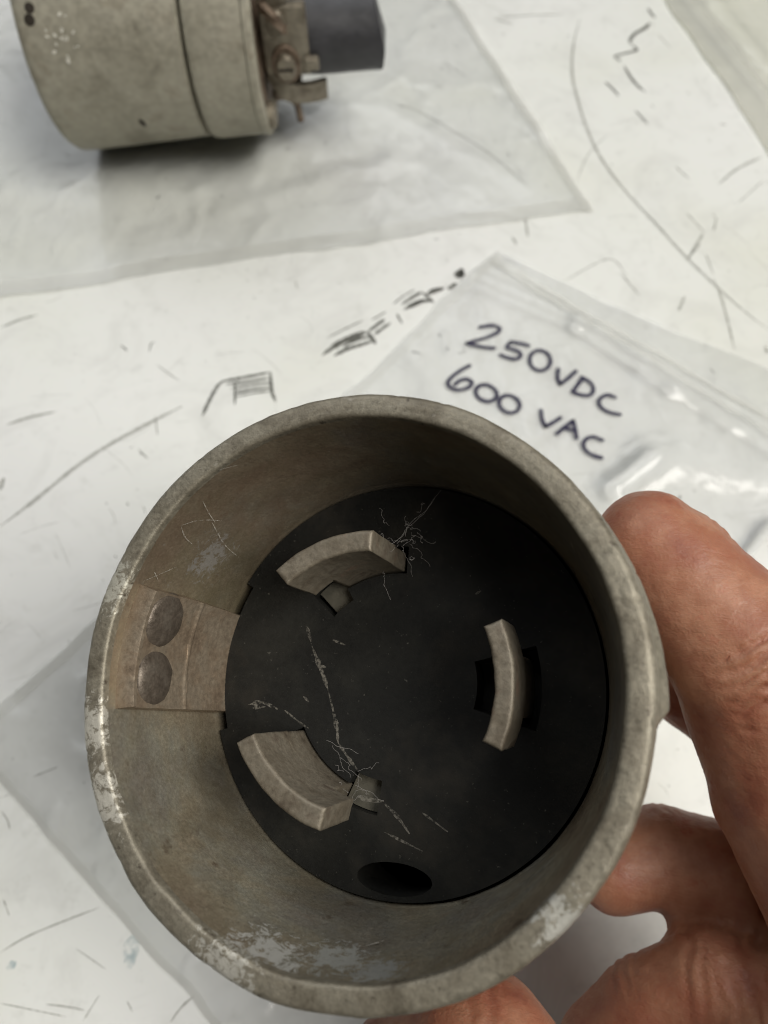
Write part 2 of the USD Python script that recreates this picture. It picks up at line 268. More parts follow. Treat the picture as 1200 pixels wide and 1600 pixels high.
# the bag below the far connector
A1 = T(925, 330)[:2]; dL = T(0, 465)[:2] - A1; dU = T(750, 60)[:2] - A1
q1 = [A1, A1 + dL * 1.35, A1 + dL * 1.35 + dU * 2.3, A1 + dU * 2.3]
f1 = ridges(base_film(3, .9), [((600, 170), (830, 300), .5, 3), ((640, 90), (700, 180), .5, 5), ((350, 330), (620, 250), .4, 4), ((860, 220), (780, 130), .6, 4), ((200, 330), (20, 300), .5, 6)])
bag1 = thing('plastic_bag', 'flat clear plastic bag lying under the grey connector with cable stub', 'plastic bag', (0, 0, 0))
obj('film', bag_sheet(q1, f1), film_mat, bag1)
weld(q1[1], q1[0], f1, 5.5, 'welded_edge', weld_mat, bag1); weld(q1[0], q1[3], f1, 3.0, 'welded_edge', weld_mat, bag1)
# the marked bag below the cup
A2 = T(772, 397)[:2]; B2 = T(-75, 1150)[:2]; dB = T(330, 1600)[:2] - T(0, 1215)[:2]; dB /= np.linalg.norm(dB); dD = T(1200, 582)[:2] - A2; dD /= np.linalg.norm(dD)
B2 = T(0, 1215)[:2] - dB * 12
def meet(p, d, q, e): t = np.linalg.solve(np.stack([d, -e], 1), q - p); return p + d * t[0]
eR = T(1172, 872)[:2]; q2 = [A2, B2, meet(B2, dB, eR, B2 - A2), meet(A2, dD, eR, B2 - A2)]
f2 = ridges(base_film(17, 1.1), [((720, 440), (900, 515), .9, 2.2), ((900, 515), (1050, 612), 1.0, 2.2), ((1050, 612), (1210, 708), 1.0, 2.4), ((735, 425), (905, 500), .7, 1.6), ((905, 500), (1210, 690), .7, 1.6),
      ((770, 815), (840, 770), 2.4, 4), ((960, 765), (1020, 722), 2.6, 4), ((1020, 720), (1200, 740), 1.5, 7), ((1200, 830), (1150, 900), 2.2, 2.4), ((640, 540), (700, 640), .5, 4), ((1000, 560), (1080, 700), .7, 5), ((80, 1280), (0, 1160), .6, 6)])
bag2 = thing('zip_bag', 'clear zip-lock bag marked 250VDC 600 VAC in black marker below the held cup', 'zip-lock bag', (0, 0, 0))
obj('film', bag_sheet(q2, f2, 260), film_mat, bag2)
weld(q2[1], q2[2], f2, 1.6, 'welded_edge', weld_mat, bag2); weld(q2[0], q2[1], f2, 3.0, 'welded_edge', weld_mat, bag2); weld(q2[2], q2[3], f2, 2.4, 'welded_edge', weld_mat, bag2)
for off, w in ((9.0, 1.5), (11.6, 1.3)):       # the zip: two ribs a little way in from the mouth
    nI = (q2[1] - q2[0]) / np.linalg.norm(q2[1] - q2[0])
    weld(q2[0] + nI * off * .5 + dD * 1.5, q2[3] + nI * off * 2.1 - dD * 1.5, f2, w, 'zip_strip', weld_mat, bag2, .5)
def oval(cx, cy, rx, ry, tilt=0, gap=0.2):
    a = np.linspace(-1.2 + gap / 2, -1.2 + 2 * np.pi + .15, 15); c, s = math.cos(tilt), math.sin(tilt)
    return [(cx + rx * math.cos(q) * c - ry * math.sin(q) * s, cy + rx * math.cos(q) * s + ry * math.sin(q) * c) for q in a]
words = {'marker_line': [
    [(300, 262), (330, 257), (360, 262), (358, 277), (330, 291), (292, 303), (258, 314)], [(258, 314), (300, 323), (345, 329)],
    [(452, 320), (425, 314), (396, 309)], [(396, 309), (384, 326), (405, 333), (426, 343), (424, 357), (400, 362), (364, 350)],
    oval(488, 366, 33, 31, .5), [(545, 393), (543, 420), (551, 440)], [(551, 440), (575, 422), (600, 400)],
    [(622, 420), (606, 442), (590, 463)], [(618, 419), (645, 435), (655, 456), (645, 474), (620, 474), (590, 464)], [(722, 482), (700, 474), (678, 483), (672, 500), (685, 518), (710, 530), (737, 536)]],
  'marker_line_': [
    [(268, 382), (238, 398), (208, 422), (200, 440), (213, 455), (240, 458), (268, 448), (275, 434), (258, 424), (235, 430), (222, 442)], oval(320, 468, 34, 25, .35), oval(392, 503, 33, 27, .4),
    [(490, 524), (494, 552), (504, 575)], [(504, 575), (528, 562), (552, 545)], [(592, 554), (566, 575), (540, 596)], [(592, 554), (597, 582), (601, 611)], [(560, 578), (580, 584), (600, 590)],
    [(682, 617), (656, 606), (632, 613), (622, 632), (634, 652), (655, 664), (680, 671)]]}
for strokes in words.values():
    ms = []
    for s in strokes:
        q = curve([z4(p) for p in s], 4.0); w = np.array([T(x, y, .8) for x, y in q]); w[:, 2] = f2(w[:, 0], w[:, 1]) + .14
        v, f_ = ribbon(w, .95 * K, UP, taper=False, rough=.12); v[:, 2] = f2(v[:, 0], v[:, 1]) + .14; ms.append((v, f_))
        for e in (w[0], w[-1]):
            a = np.arange(12) / 12 * 6.283; c = np.c_[e[0] + (.46 * K) * np.cos(a), e[1] + .46 * K * np.sin(a)]; ms.append((np.vstack([[e], np.c_[c, np.full(12, e[2])]]) + [0, 0, .02], np.array([(0, 1 + k, 1 + (k + 1) % 12) for k in range(12)])))
    obj('marker_line', cat(*ms), marker, bag2)
# the folded bag at the far right
e0, e1 = T(1040, 0)[:2], T(1200, 245)[:2]; de = (e1 - e0) / np.linalg.norm(e1 - e0); dn = np.array([-de[1], de[0]]); dn = dn if dn[0] > 0 else -dn
f4 = ridges(base_film(31, 1.2), [((1072, 0), (1200, 160), 1.6, 2.0), ((1110, 0), (1200, 110), 1.2, 4)])
q4 = [e0 - de * 60, e1 + de * 50, e1 + de * 50 + dn * 130, e0 - de * 60 + dn * 130]
bag4 = thing('plastic_bag', 'clear plastic bag with a folded grey edge in the far right corner', 'plastic bag', (0, 0, 0))
obj('film', bag_sheet(q4, f4), fold_mat, bag4)
weld(q4[0], q4[1], f4, 14, 'folded_edge', weld_mat, bag4, .5)

# ------------------------------------------------------------------ the connector lying on its bag
grey_metal = noisy('aged_grey_metal', [(.28, (.20, .185, .14)), (.42, (.305, .287, .225)), (.55, (.355, .335, .268)), (.66, (.285, .26, .20)), (.78, (.40, .375, .30))], scale=95, detail=8, rough=.58, metallic=.25, bump=.12, bscale=700)
clamp_metal = noisy('tarnished_metal', [(.3, (.11, .09, .065)), (.5, (.22, .195, .15)), (.7, (.31, .28, .22))], scale=260, rough=.45, metallic=.5, bump=.25)
rust_metal = noisy('rusty_metal', [(.3, (.08, .055, .038)), (.5, (.16, .115, .08)), (.7, (.26, .21, .16))], scale=260, rough=.6, metallic=.3, bump=.3)
rubber = noisy('black_rubber', [(.3, (.026, .026, .028)), (.6, (.05, .05, .055)), (.8, (.075, .072, .068))], scale=90, rough=.5, bump=.1)
dark_hole = noisy('dark_dirt', [(.3, (.02, .015, .01)), (.7, (.05, .04, .03))], rough=.9)
RP, yaw, pit = 28.3, math.radians(7.0), math.radians(2.8)      # the shell narrows from its open end to the collar
def RZ(z): return RP - 4.3 * z / 49
ax_p = np.array([math.cos(yaw) * math.cos(pit), math.sin(yaw) * math.cos(pit), math.sin(pit)]); Op = np.array([-90.2, 173.4, RP + .6]) * K; side_p = np.array([math.sin(yaw), -math.cos(yaw), 0])
# local frame: z = along the plug's axis, x = towards the viewer, y = down
Mp = [side_p, np.cross(ax_p, side_p), ax_p]; Kp = [K * np.array(m) for m in Mp]
plug = thing('cable_connector', 'grey metal cable connector lying on a plastic bag, black cable stub at its end', 'connector', Op, Kp)
def lump(m, amp, sc, seed):
    v, f = m; n = trimesh.Trimesh(v, f if f.shape[1] == 3 else np.vstack([f[:, [0, 1, 2]], f[:, [0, 2, 3]]]), process=False).vertex_normals
    return v + n * ((fbm(v * sc + 50, 4, seed) - .5) * 2 * amp)[:, None], f
obj('shell', lump(lathe(subdiv_profile([(24, 2), (24.6, .5), (26.6, 0), (27.5, .3), (28.0, 1.2), (RZ(4), 4), (RZ(20), 20), (RZ(33.3), 33.3), (RZ(33.6) - .6, 33.8), (24.0, 34.0), (20, 34.0)], 1.2), 200, True), .10, .25, 5), grey_metal, plug)
obj('front_face', cyl((0, 0, 1.2), (0, 0, 3), 24.8, seg=96), grey_metal, plug)
obj('collar', lump(lathe(subdiv_profile([(20, 34.5), (25.0, 34.5), (25.8, 35.0), (26.0, 36.5), (25.2, 47.2), (25.5, 47.6), (25.4, 48.8), (24.9, 49.3), (22.6, 49.4), (22.0, 48.9), (20, 48.8)], 1.2), 200, True), .10, .3, 8), grey_metal, plug)
obj('end_plate', cyl((0, 0, 44), (0, 0, 48.6), 21.5, seg=96, bev=.5), rust_metal, plug)
def on_cyl(px, py):
    """The point of the plug's side below a pixel, and its normal, in the plug's own frame."""
    A = np.array(Mp); o, d = A @ (EYE - Op) / K, A @ ray(px, py) / K; a, b = d[0]**2 + d[1]**2, o[0]*d[0] + o[1]*d[1]; z = 20.0
    for _ in range(5):
        r = RZ(z) + .02; dd = b*b - a*(o[0]**2 + o[1]**2 - r*r)
        if dd < 0: return None
        p = o + d * ((-b - math.sqrt(dd)) / a); z = float(np.clip(p[2], 0, 34))
    return p, np.array([p[0], p[1], 0]) / r
for px, py, rr in ((46, 12, 1.0), (46, 31, 1.1)):
    h = on_cyl(px, py)
    if h is not None: obj('pin_hole', cyl(h[0] - h[1] * .6, h[0] + h[1] * .12, rr, seg=20), dark_hole, plug)
h0, h1 = on_cyl(218, 186), on_cyl(227, 197)
obj('slot_mark', ribbon([h0[0] + h0[1] * .1, h1[0] + h1[1] * .1], 1.3, h0[1]), dark_hole, plug)
worn = ink('worn_paint', (.72, .70, .62), 1400, .36, .52, .95); st = []
for px, py, ang, L in ((94, 22, -.6, 8), (102, 24, 1.2, 5), (72, 47, 1.4, 6), (74, 57, .2, 7), (86, 55, .9, 8), (97, 47, 1.5, 9), (101, 60, 1.4, 8), (105, 60, 1.6, 8), (88, 69, 1.2, 7), (85, 81, -.6, 7), (106, 92, 1.45, 13), (108, 96, 1.45, 9), (115, 50, -1.0, 7), (98, 60, 0, 9), (122, 72, .4, 4), (117, 74, 1.1, 4)):
    dx, dy = math.cos(ang) * L / 2, math.sin(ang) * L / 2; a, b = on_cyl(px - dx, py - dy), on_cyl(px + dx, py + dy)
    if a and b: st.append(ribbon([a[0] + a[1] * .12, b[0] + b[1] * .12], .75, a[1], step=.25))
obj('worn_stamp', cat(*st), worn, plug)
def near(m): v, f = m; v = np.array(v, float); v[:, 2] = 49.5 + (v[:, 2] - 49.5) * .72; v[:, 1] = 3.0 - v[:, 1]; return v, np.asarray(f)[:, ::-1]
# cord grip: two jaws, a strap with screws, bolt stub and the cable
def bent(pts, w, th, up):
    """A metal strap: a polyline of given width and thickness."""
    q = curve(pts, .6); t = np.gradient(q, axis=0); t /= np.linalg.norm(t, axis=1, keepdims=True); s = np.cross(t, up); s /= np.linalg.norm(s, axis=1, keepdims=True); n = np.cross(s, t)
    n_ = len(q); c = [q + s * w / 2 + n * th / 2, q - s * w / 2 + n * th / 2, q - s * w / 2 - n * th / 2, q + s * w / 2 - n * th / 2]; v = np.vstack(c); f = []
    for a in range(4):
        b = (a + 1) % 4; k = np.arange(n_ - 1); f.append(np.stack([a * n_ + k, a * n_ + k + 1, b * n_ + k + 1, b * n_ + k], 1))
    f.append(np.array([[0, n_, 2 * n_, 3 * n_], [4 * n_ - 1, 3 * n_ - 1, 2 * n_ - 1, n_ - 1]])); return v, np.vstack(f)
obj('cord_tube', near(lump(lathe([(9.6, 48), (10.2, 50), (10.0, 55), (9.2, 58), (8.4, 58), (8.4, 48)], 48), .25, .5, 2)), rust_metal, plug)
jaw = obj('grip_jaw', near(cat(box(8.5, 11.2, -4.5, 12.5, 49.5, 64.5, .6), bent([(10, 12, 50), (10.5, 14.5, 56), (9.5, 16.2, 63), (8, 16.5, 66)], 4, 1.6, (1, 0, 0)), bent([(9.6, -4, 51), (9.8, -9, 55), (8.0, -11.2, 62), (6.2, -11.5, 69)], 5, 1.6, (1, 0, 0)))), clamp_metal, plug)
obj('screw_head', near(cyl((11.2, -1.2, 56.5), (13.6, -1.2, 56.5), 3.3, bev=.6)), clamp_metal, jaw)
obj('washer', near(cyl((11.1, -1.2, 56.5), (11.9, -1.2, 56.5), 4.8, bev=.2)), rust_metal, jaw)
obj('screw_slot', near(box(13.5, 13.75, -1.6, -.8, 54, 59, .05)), dark_hole, jaw)
obj('screw_head', near(cyl((11.2, 9.0, 55.2), (13.8, 9.6, 55.2), 3.0, bev=.6)), clamp_metal, jaw)
obj('lug', near(box(10.5, 12.5, -2.6, .6, 62.6, 67.5, .5)), clamp_metal, jaw)
obj('grip_jaw', near(cat(box(-11.2, -8.5, -10, 12, 49.5, 63, .6), box(-9, 9, -13.0, -10.6, 50, 60, .5))), rust_metal, plug)
obj('bolt', near(cat(cyl((6.5, -12, 57.5), (6.5, -20.5, 58.5), 1.25, bev=.3), cyl((6.5, -13, 57.6), (6.5, -14.6, 57.7), 2.2, seg=6))), rust_metal, plug)
obj('loop_wire', near(bent([(10.5, 12, 51), (14, 13.5, 52.5), (15.4, 12, 55.5), (14, 9.0, 57.5), (11, 8.0, 57)], 1.8, 1.8, (0, 1, 0))), rust_metal, plug)
obj('mounting_screw', cat(cyl((15.5, 14.5, 48.3), (15.5, 14.5, 51.0), 3.2, bev=.6)), clamp_metal, plug)
obj('mounting_screw', cat(cyl((2, -20, 48.3), (2, -20, 51), 3.2, bev=.6)), clamp_metal, plug)
cq = curve([(1, 3.0, 50), (1.2, 3.2, 58), (1.4, 3.4, 66), (1.2, 3.0, 78.5)], 1.0); a = np.arange(48) / 48 * 2 * np.pi
cr = 8.6 + .25 * np.sin(np.arange(len(cq)) * .21); cr[-1] -= .5
cv = np.vstack([(q + np.stack([r * np.cos(a), r * 1.02 * np.sin(a), .8 * np.cos(a - .6) * (i / len(cq))], 1)) for i, (q, r) in enumerate(zip(cq, cr))] + [[cq[-1] + [0, 0, .2]]])
i = np.arange(len(cq) - 1)[:, None] * 48; k = np.arange(48)
cv[-49:-1, 2] -= 3.0 * np.sin(a) ** 2 + .8; cv[-97:-49, 2] -= 1.2 * np.sin(a) ** 2
cf = np.stack([i + k, i + (k + 1) % 48, i + 48 + (k + 1) % 48, i + 48 + k], -1).reshape(-1, 4); e = (len(cq) - 1) * 48
cf = np.vstack([cf[:, [0, 1, 2]], cf[:, [0, 2, 3]], np.stack([e + k, e + (k + 1) % 48, np.full(48, len(cv) - 1)], 1)])
obj('cable_stub', lump((cv, cf), .12, .4, 4), rubber, plug)

# ------------------------------------------------------------------ the held plug cup
ca = np.array([math.tan(math.radians(18.2)), math.tan(math.radians(14.3)), 1]); ca /= np.linalg.norm(ca); cc = np.array([-5.0, 16.9, 77.8])
cu = np.array([1.0, 0, 0]) - ca[0] * ca; cu /= np.linalg.norm(cu); cvv = np.cross(ca, cu)
def c2w_dir(d): return d[0] * R - d[1] * U + d[2] * F
Oc = C2W(cc); Mc = np.array([c2w_dir(cu), c2w_dir(cvv), c2w_dir(ca)])       # local: x = picture right, y = picture down, z = into the cup
HB, RB, RI, RO_ = 21.8, 26.15, 28.6, 31.35
mirror = np.linalg.det(Mc) < 0
shell_mat = noisy('weathered_zinc', [(.25, (.20, .155, .105)), (.38, (.275, .225, .16)), (.47, (.325, .285, .205)), (.55, (.30, .285, .225)), (.63, (.25, .24, .205)), (.74, (.33, .295, .23))], scale=62, detail=8, rough=.46, rvar=.14, metallic=.45, bump=.16, bscale=2300,
    spots=[(900, .64, .75, (.40, .37, .31)), (260, .62, .74, (.12, .09, .065))],
    extra=[((-.017, -.021, .009), .030, (.19, .132, .088), 140, .38, 1.05), ((-.0255, -.010, .018), .014, (.17, .145, .085), 200, .45, 1.0), ((-.022, .016, .017), .010, (.15, .125, .085), 220, .5, 1.05), ((-.0085, .0280, .0035), .0085, (.60, .59, .54), 520), ((-.0015, .0285, .0062), .0085, (.46, .46, .42), 760), ((.0035, .0285, .0035), .0075, (.40, .40, .37), 680), ((-.0235, -.0165, .012), .0075, (.30, .28, .25), 900), ((.0275, .0135, .002), .003, (.45, .46, .42), 900)])
rim_mat = noisy('scraped_zinc', [(.25, (.13, .112, .082)), (.42, (.205, .182, .137)), (.55, (.265, .24, .185)), (.7, (.18, .162, .122)), (.8, (.33, .31, .255))], scale=260, detail=8, rough=.47, rvar=.14, metallic=.4, bump=.3, bscale=2000,
    spots=[(700, .62, .72, (.09, .075, .055)), (240, .64, .74, (.42, .39, .33))],
    extra=[((-.0302, .0052, .0004), .0075, (.60, .57, .49), 900), ((-.0275, .0132, .0004), .0085, (.62, .59, .51), 800), ((-.0285, -.011, .0004), .007, (.52, .50, .42), 900), ((.0215, .0215, .0004), .006, (.48, .47, .42), 900), ((-.0115, .0283, .0004), .008, (.50, .48, .42), 900)])
strip_mat = noisy('brown_copper', [(.3, (.19, .142, .10)), (.45, (.28, .215, .152)), (.58, (.305, .25, .185)), (.72, (.22, .172, .125))], scale=210, detail=8, rough=.42, rvar=.15, metallic=.5, bump=.25, bscale=1500)
rivet_mat = noisy('dull_rivet', [(.3, (.095, .078, .06)), (.5, (.15, .122, .096)), (.7, (.21, .18, .145))], scale=400, rough=.42, metallic=.5, bump=.3, bscale=1800)
blade_mat = noisy('dull_blade_metal', [(.25, (.10, .078, .056)), (.42, (.175, .147, .108)), (.56, (.215, .187, .142)), (.68, (.135, .105, .078)), (.82, (.27, .24, .19))], scale=240, detail=8, rough=.5, rvar=.12, metallic=.3, bump=.22, bscale=1700, spots=[(150, .60, .72, (.24, .17, .125))])
insul_mat = noisy('black_insulator', [(.25, (.006, .006, .0055)), (.5, (.011, .011, .0095)), (.68, (.018, .0175, .0145)), (.8, (.032, .029, .024))], scale=110, detail=8, rough=.66, rvar=.08, spec=.28, bump=.15, bscale=1300, spots=[(1900, .66, .76, (.10, .095, .08)), (70, .50, .72, (.030, .026, .020))])
slot_mat = noisy('slot_floor', [(.3, (.06, .056, .04)), (.7, (.11, .10, .075))], rough=.7)
dust = ink('dust_line', (.22, .205, .175), 2600, .40, .62, .8)
cup = thing('plug_cup', 'open grey metal plug cup with three curved blades, held by the hand', 'plug', Oc, Mc)
p_rim = subdiv_profile([(28.42, 1.1), (28.5, .35), (28.62, .12), (28.9, .02), (29.9, 0), (30.75, .1), (31.15, .45), (RO_, 1.5), (31.4, 2.6)], .3)
p_shell = subdiv_profile([(31.4, 2.6), (31.2, 12), (30.6, 40), (30.2, 54), (29.4, 56), (26.5, 56), (26.5, 54), (26.5, 22.2), (26.7, 21.9), (28.2, 4), (28.42, 1.1)], .6)
def weather(m):
    v, f = m; ph = np.degrees(np.arctan2(v[:, 1], v[:, 0])); rr = np.hypot(v[:, 0], v[:, 1]); near = np.clip(1 - v[:, 2] / 5, 0, 1); out = np.clip((rr - 29.6) / .8, 0, 1)
    lug = out * np.interp(ph, [-42, -12, 6, 9, 60], [0, .55, 1.0, 0, 0]) * np.exp(-np.clip(v[:, 2] - 6, 0, 99) / 6) * np.clip((v[:, 2] - .3) / 1.6, 0, 1) * (.62 + .38 * np.cos(v[:, 2] * 2.4 + ph * .03))
    nick = (fbm(v * .9 + 9, 4, 2) - .5) * .12 * near + (fbm(v * .14, 3, 6) - .5) * .4 - np.maximum(0, fbm(v * 1.6, 3, 12) - .64) * 1.6 * near * out
    s = (rr + lug + nick) / rr; return np.c_[v[:, 0] * s, v[:, 1] * s, v[:, 2] + (fbm(v * .7 + 30, 4, 4) - .5) * .16 * near], f
obj('shell', weather(lathe(p_shell, 420, False)), shell_mat, cup, smooth=50)
obj('rim', weather(lathe(p_rim, 520, False)), rim_mat, cup, smooth=50)
obj('back_plate', cat(cyl((0, 0, 50), (0, 0, 55.4), 26.6, seg=96), cyl((0, 0, 55), (0, 0, 62), 10, seg=48, bev=.6)), clamp_metal, cup)
# the black insulator with its slots and notches
ins = m3.Manifold.cylinder(9, RB, RB, 256).translate((0, 0, HB))
def wedge(r0, r1, p0, p1, z0, z1):
    q = np.radians(np.linspace(p0, p1, 16)); pts = [(r1 * math.cos(t), r1 * math.sin(t)) for t in q] + [(r0 * math.cos(t), r0 * math.sin(t)) for t in q[::-1]]
    return m3.CrossSection([pts]).extrude(z1 - z0).translate((0, 0, z0))
for w in ((12.4, 16.6, 99, 116.5, HB - 1, HB + 3), (14.1, 17.9, 115, 156, HB - 1, HB + 3), (12.4, 16.8, 224.5, 241, HB - 1, HB + 3), (14.2, 17.9, 240, 276, HB - 1, HB + 3), (10.6, 18.6, -13, 19, HB - 1, HB + 5), (25.0, 30, 166, 212, HB - 1, HB + 14)):
    ins -= wedge(*w)
hole = m3.Manifold.cylinder(16, 1.0, 1.0, 48).scale((4.8, 1.9, 1)).rotate((0, 0, 3)).translate((23.6 * math.cos(math.radians(91)), 23.6 * math.sin(math.radians(91)), HB - 1)); ins -= hole
obj('insulator', ins, insul_mat, cup, smooth=30)
for w in (wedge(12.45, 16.5, 100.5, 116, HB + 1.5, HB + 2.9), wedge(12.45, 16.7, 226.5, 240.5, HB + 1.5, HB + 2.9)): obj('slot_floor', w, slot_mat, cup)
for hook, stem in (((14.5, 17.0, 106, 155, 7.8, 17.0), (14.5, 16.9, 117, 154.6, 16.5, 30)), ((14.6, 17.1, 229, 274.5, 7.8, 17.0), (14.6, 17.0, 241, 274, 16.5, 30)), ((15.1, 17.3, -21, 26, 7.8, 17.0), (15.1, 17.2, -9, 15, 16.5, 30))):
    b = lump(sector(*hook, bev=.4, nphi=60, nr=8), .12, .6, 5)
    bl = obj('contact_blade', b, blade_mat, cup, smooth=45)
    obj('stem', sector(*stem, bev=.1), blade_mat, bl, smooth=35)
# the riveted copper strip on the left wall
def wall(h, phi, off=0.0):
    r = np.interp(h, [1.2, 4, 21.9, 22.2], [RI, 28.2, 26.7, 26.5]) - off; q = np.radians(phi); return np.stack([r * np.cos(q), r * np.sin(q), h * np.ones_like(r)], -1)
hh = np.linspace(2.3, 26.5, 110); a0, a1 = np.interp(hh, [1, 26.5], [173.3, 171]), np.interp(hh, [1, 12, 26.5], [203, 203, 201.5]); nP = 26
def sheet(off): return np.array([[wall(h, p0 + (p1 - p0) * t, off) for t in np.linspace(0, 1, nP)] for h, p0, p1 in zip(hh, a0, a1)])
top, bot = sheet(1.7), sheet(-.3); nH = len(hh); lift = np.interp(hh, [2.3, 2.5, 3.0, 3.4, 12.4, 12.8, 13.2], [.15, .7, .7, 0, 0, .22, 0])
qn = np.stack([-top[..., 0], -top[..., 1], 0 * top[..., 0]], -1); qn /= np.linalg.norm(qn, axis=-1, keepdims=True); top = top + qn * lift[:, None, None]
v = np.vstack([top.reshape(-1, 3), bot.reshape(-1, 3)]); k = nH * nP; i = np.arange(nH - 1)[:, None] * nP + np.arange(nP - 1)
f = [np.stack([i, i + 1, i + nP + 1, i + nP], -1).reshape(-1, 4)[:, ::-1], np.stack([i, i + 1, i + nP + 1, i + nP], -1).reshape(-1, 4) + k]
edge = np.r_[np.arange(nP), np.arange(1, nH) * nP + nP - 1, (nH - 1) * nP + np.arange(nP - 2, -1, -1), np.arange(nH - 2, 0, -1) * nP]; e2 = np.roll(edge, -1)
f.append(np.stack([edge, e2, e2 + k, edge + k], 1)); t = trimesh.Trimesh(v, np.vstack([np.vstack(f)[:, [0, 1, 2]], np.vstack(f)[:, [0, 2, 3]]])); trimesh.repair.fix_normals(t)
strip = obj('ground_strip', lump((t.vertices, t.faces), .05, .5, 3), strip_mat, cup, smooth=40)
for hp, pp in ((6.9, 195.8), (7.1, 180.6)):
    c = wall(np.array(hp), np.array(pp), 1.4); q = math.radians(pp); n = np.array([-math.cos(q), -math.sin(q), 0]); tx = np.array([-math.sin(q), math.cos(q), 0])
    a = np.linspace(0, np.pi / 2, 9); v, f = lathe([(max(3.55 * math.cos(t) ** .8, .002), .95 * math.sin(t)) for t in a], 40, False)
    dome = lump((c + v[:, :1] * tx + v[:, 1:2] * np.array([0, 0, 1]) + v[:, 2:] * n, f), .12, .9, int(pp)); obj('rivet', dome, rivet_mat, strip, smooth=True)
def wray(px, py):
    d = np.array([(px - 600) / FPX, (py - 800) / FPX, 1.0]); t = np.linspace(70, 130, 1200)[:, None]; q = d * t - cc; h = q @ ca; r = np.hypot(q @ cu, q @ cvv)
    g = r - np.interp(h, [1.2, 4, 21.9], [RI, 28.2, 26.7]); k = [i for i in range(len(g) - 1) if g[i] < 0 <= g[i + 1]]
    return None if not k else np.array([q[k[-1]] @ cu, q[k[-1]] @ cvv, h[k[-1]]])
def disc(px, py, lift=.06):
    d = np.array([(px - 600) / FPX, (py - 800) / FPX, 1.0]); q = d * (((HB - lift) + cc @ ca) / (d @ ca)) - cc; return np.array([q @ cu, q @ cvv, HB - lift])
sl = [ribbon([disc(*p) for p in pts], w, (0, 0, -1), step=.2, rough=.8) for pts, w in (([(486, 1005), (497, 1035), (505, 1055), (513, 1080)], .5), ([(501, 1040), (509, 1043)], .5), ([(513, 1080), (520, 1108), (526, 1135), (528, 1160)], .45), ([(528, 1160), (545, 1185), (560, 1205)], .3), ([(388, 1101), (410, 1098), (434, 1108)], .5), ([(395, 1106), (415, 1104)], .35), ([(445, 1110), (470, 1130), (482, 1138)], .25),
      ([(560, 1245), (580, 1250), (600, 1252)], .55), ([(600, 1255), (620, 1275), (640, 1303)], .4), ([(520, 1000), (540, 1008)], .22), ([(474, 1088), (483, 1097)], .22), ([(480, 980), (486, 1003)], .3), ([(660, 1270), (700, 1300)], .25), ([(600, 1300), (660, 1330)], .3), ([(742, 929), (752, 923)], .2))]
obj('dust_line', cat(*sl), dust, cup)
ws = []
for pts, w in (([(316, 782), (325, 800), (335, 815)], .11), ([(282, 820), (310, 812), (345, 812)], .11), ([(282, 822), (288, 838), (300, 850)], .11), ([(340, 733), (372, 725)], .11), ([(222, 908), (240, 900), (275, 885)], .11), ([(240, 893), (247, 908)], .11), ([(330, 815), (350, 850), (372, 870)], .11), ([(893, 845), (900, 862), (905, 870)], .25), ([(290, 740), (300, 733), (325, 728)], .11), ([(570, 1480), (600, 1472)], .3)):
    q = [wray(*p) for p in pts]; q = [x for x in q if x is not None]
    if len(q) > 1:
        q = [x - np.array([x[0], x[1], 0]) / np.hypot(x[0], x[1]) * .14 for x in q]; n = -np.array([q[0][0], q[0][1], 0]); ws.append(ribbon(q, w, n / np.linalg.norm(n), step=.2, rough=.6))
for w in ws: obj('wall_scratch', w, pale, cup)
q = [wray(275 - i * .12 * 6, 1003 + i * 16.5) for i in range(7)]; q = [x - np.array([x[0], x[1], 0]) / np.hypot(x[0], x[1]) * 1.8 for x in q]
obj('bright_scratch', ribbon(q, .22, (1, 0, 0), step=.3, rough=.5), ink('copper_scratch', (.62, .47, .33), 1500, .35, .5, .8), strip)
# lint beside the upper blade
pts, cnt = [], []
def strand(a, b, wig, n=22):
    t = np.linspace(0, 1, n)[:, None]; q = a + (b - a) * t; wig = wig * .7; r = rng.uniform(0, 99, 3)
    q = q + np.stack([fbm(np.c_[t * 2.6 + r[k], t * 0, t * 0], 3, k + 1) - .5 for k in range(3)], 1) * wig * np.sin(np.pi * np.clip(t, 0, 1)) ** .3; pts.append(q); cnt.append(n)
for _ in range(16):
    x, y = rng.normal(625, 22), rng.normal(838, 22); a = disc(x, y, rng.uniform(.4, 7)); b = a + rng.normal(0, 1.5, 3) * [1, 1, .6]; strand(a, b, 2.4)
strand(disc(612, 850, 9), disc(680, 775, 2), 2.0); strand(disc(620, 850, 5), disc(690, 765, 2), 1.5); strand(disc(640, 850, 3), disc(672, 885, .6), 2.4); strand(disc(630, 860, 5), disc(645, 900, .6), 1.6)
for _ in range(7):
    x, y = rng.normal(555, 14), rng.normal(1222, 16); a = disc(x, y, rng.uniform(.3, 2.5)); strand(a, a + rng.normal(0, 1.8, 3) * [1, 1, .4], 2.0)
strand(disc(510, 1157, 4), disc(560, 1178, 1), 1.2); strand(disc(555, 1228, 3), disc(600, 1250, .4), 1.5); strand(disc(520, 1165, .6), disc(548, 1215, .8), 1.5)
lint_mat = mat('lint', {'p': ('principled_bsdf', {'base_color': (.34, .32, .30), 'roughness': .8})}, [])
bc = UsdGeom.BasisCurves.Define(stage, '/World/lint'); bc.CreateTypeAttr('linear'); allp = (np.vstack(pts) @ Mc + Oc) * MM
bc.CreatePointsAttr(Vt.Vec3fArray.FromNumpy(allp.astype(np.float32))); bc.CreateCurveVertexCountsAttr(cnt); bc.CreateWidthsAttr(Vt.FloatArray([0.000028])); bc.SetWidthsInterpolation('constant')
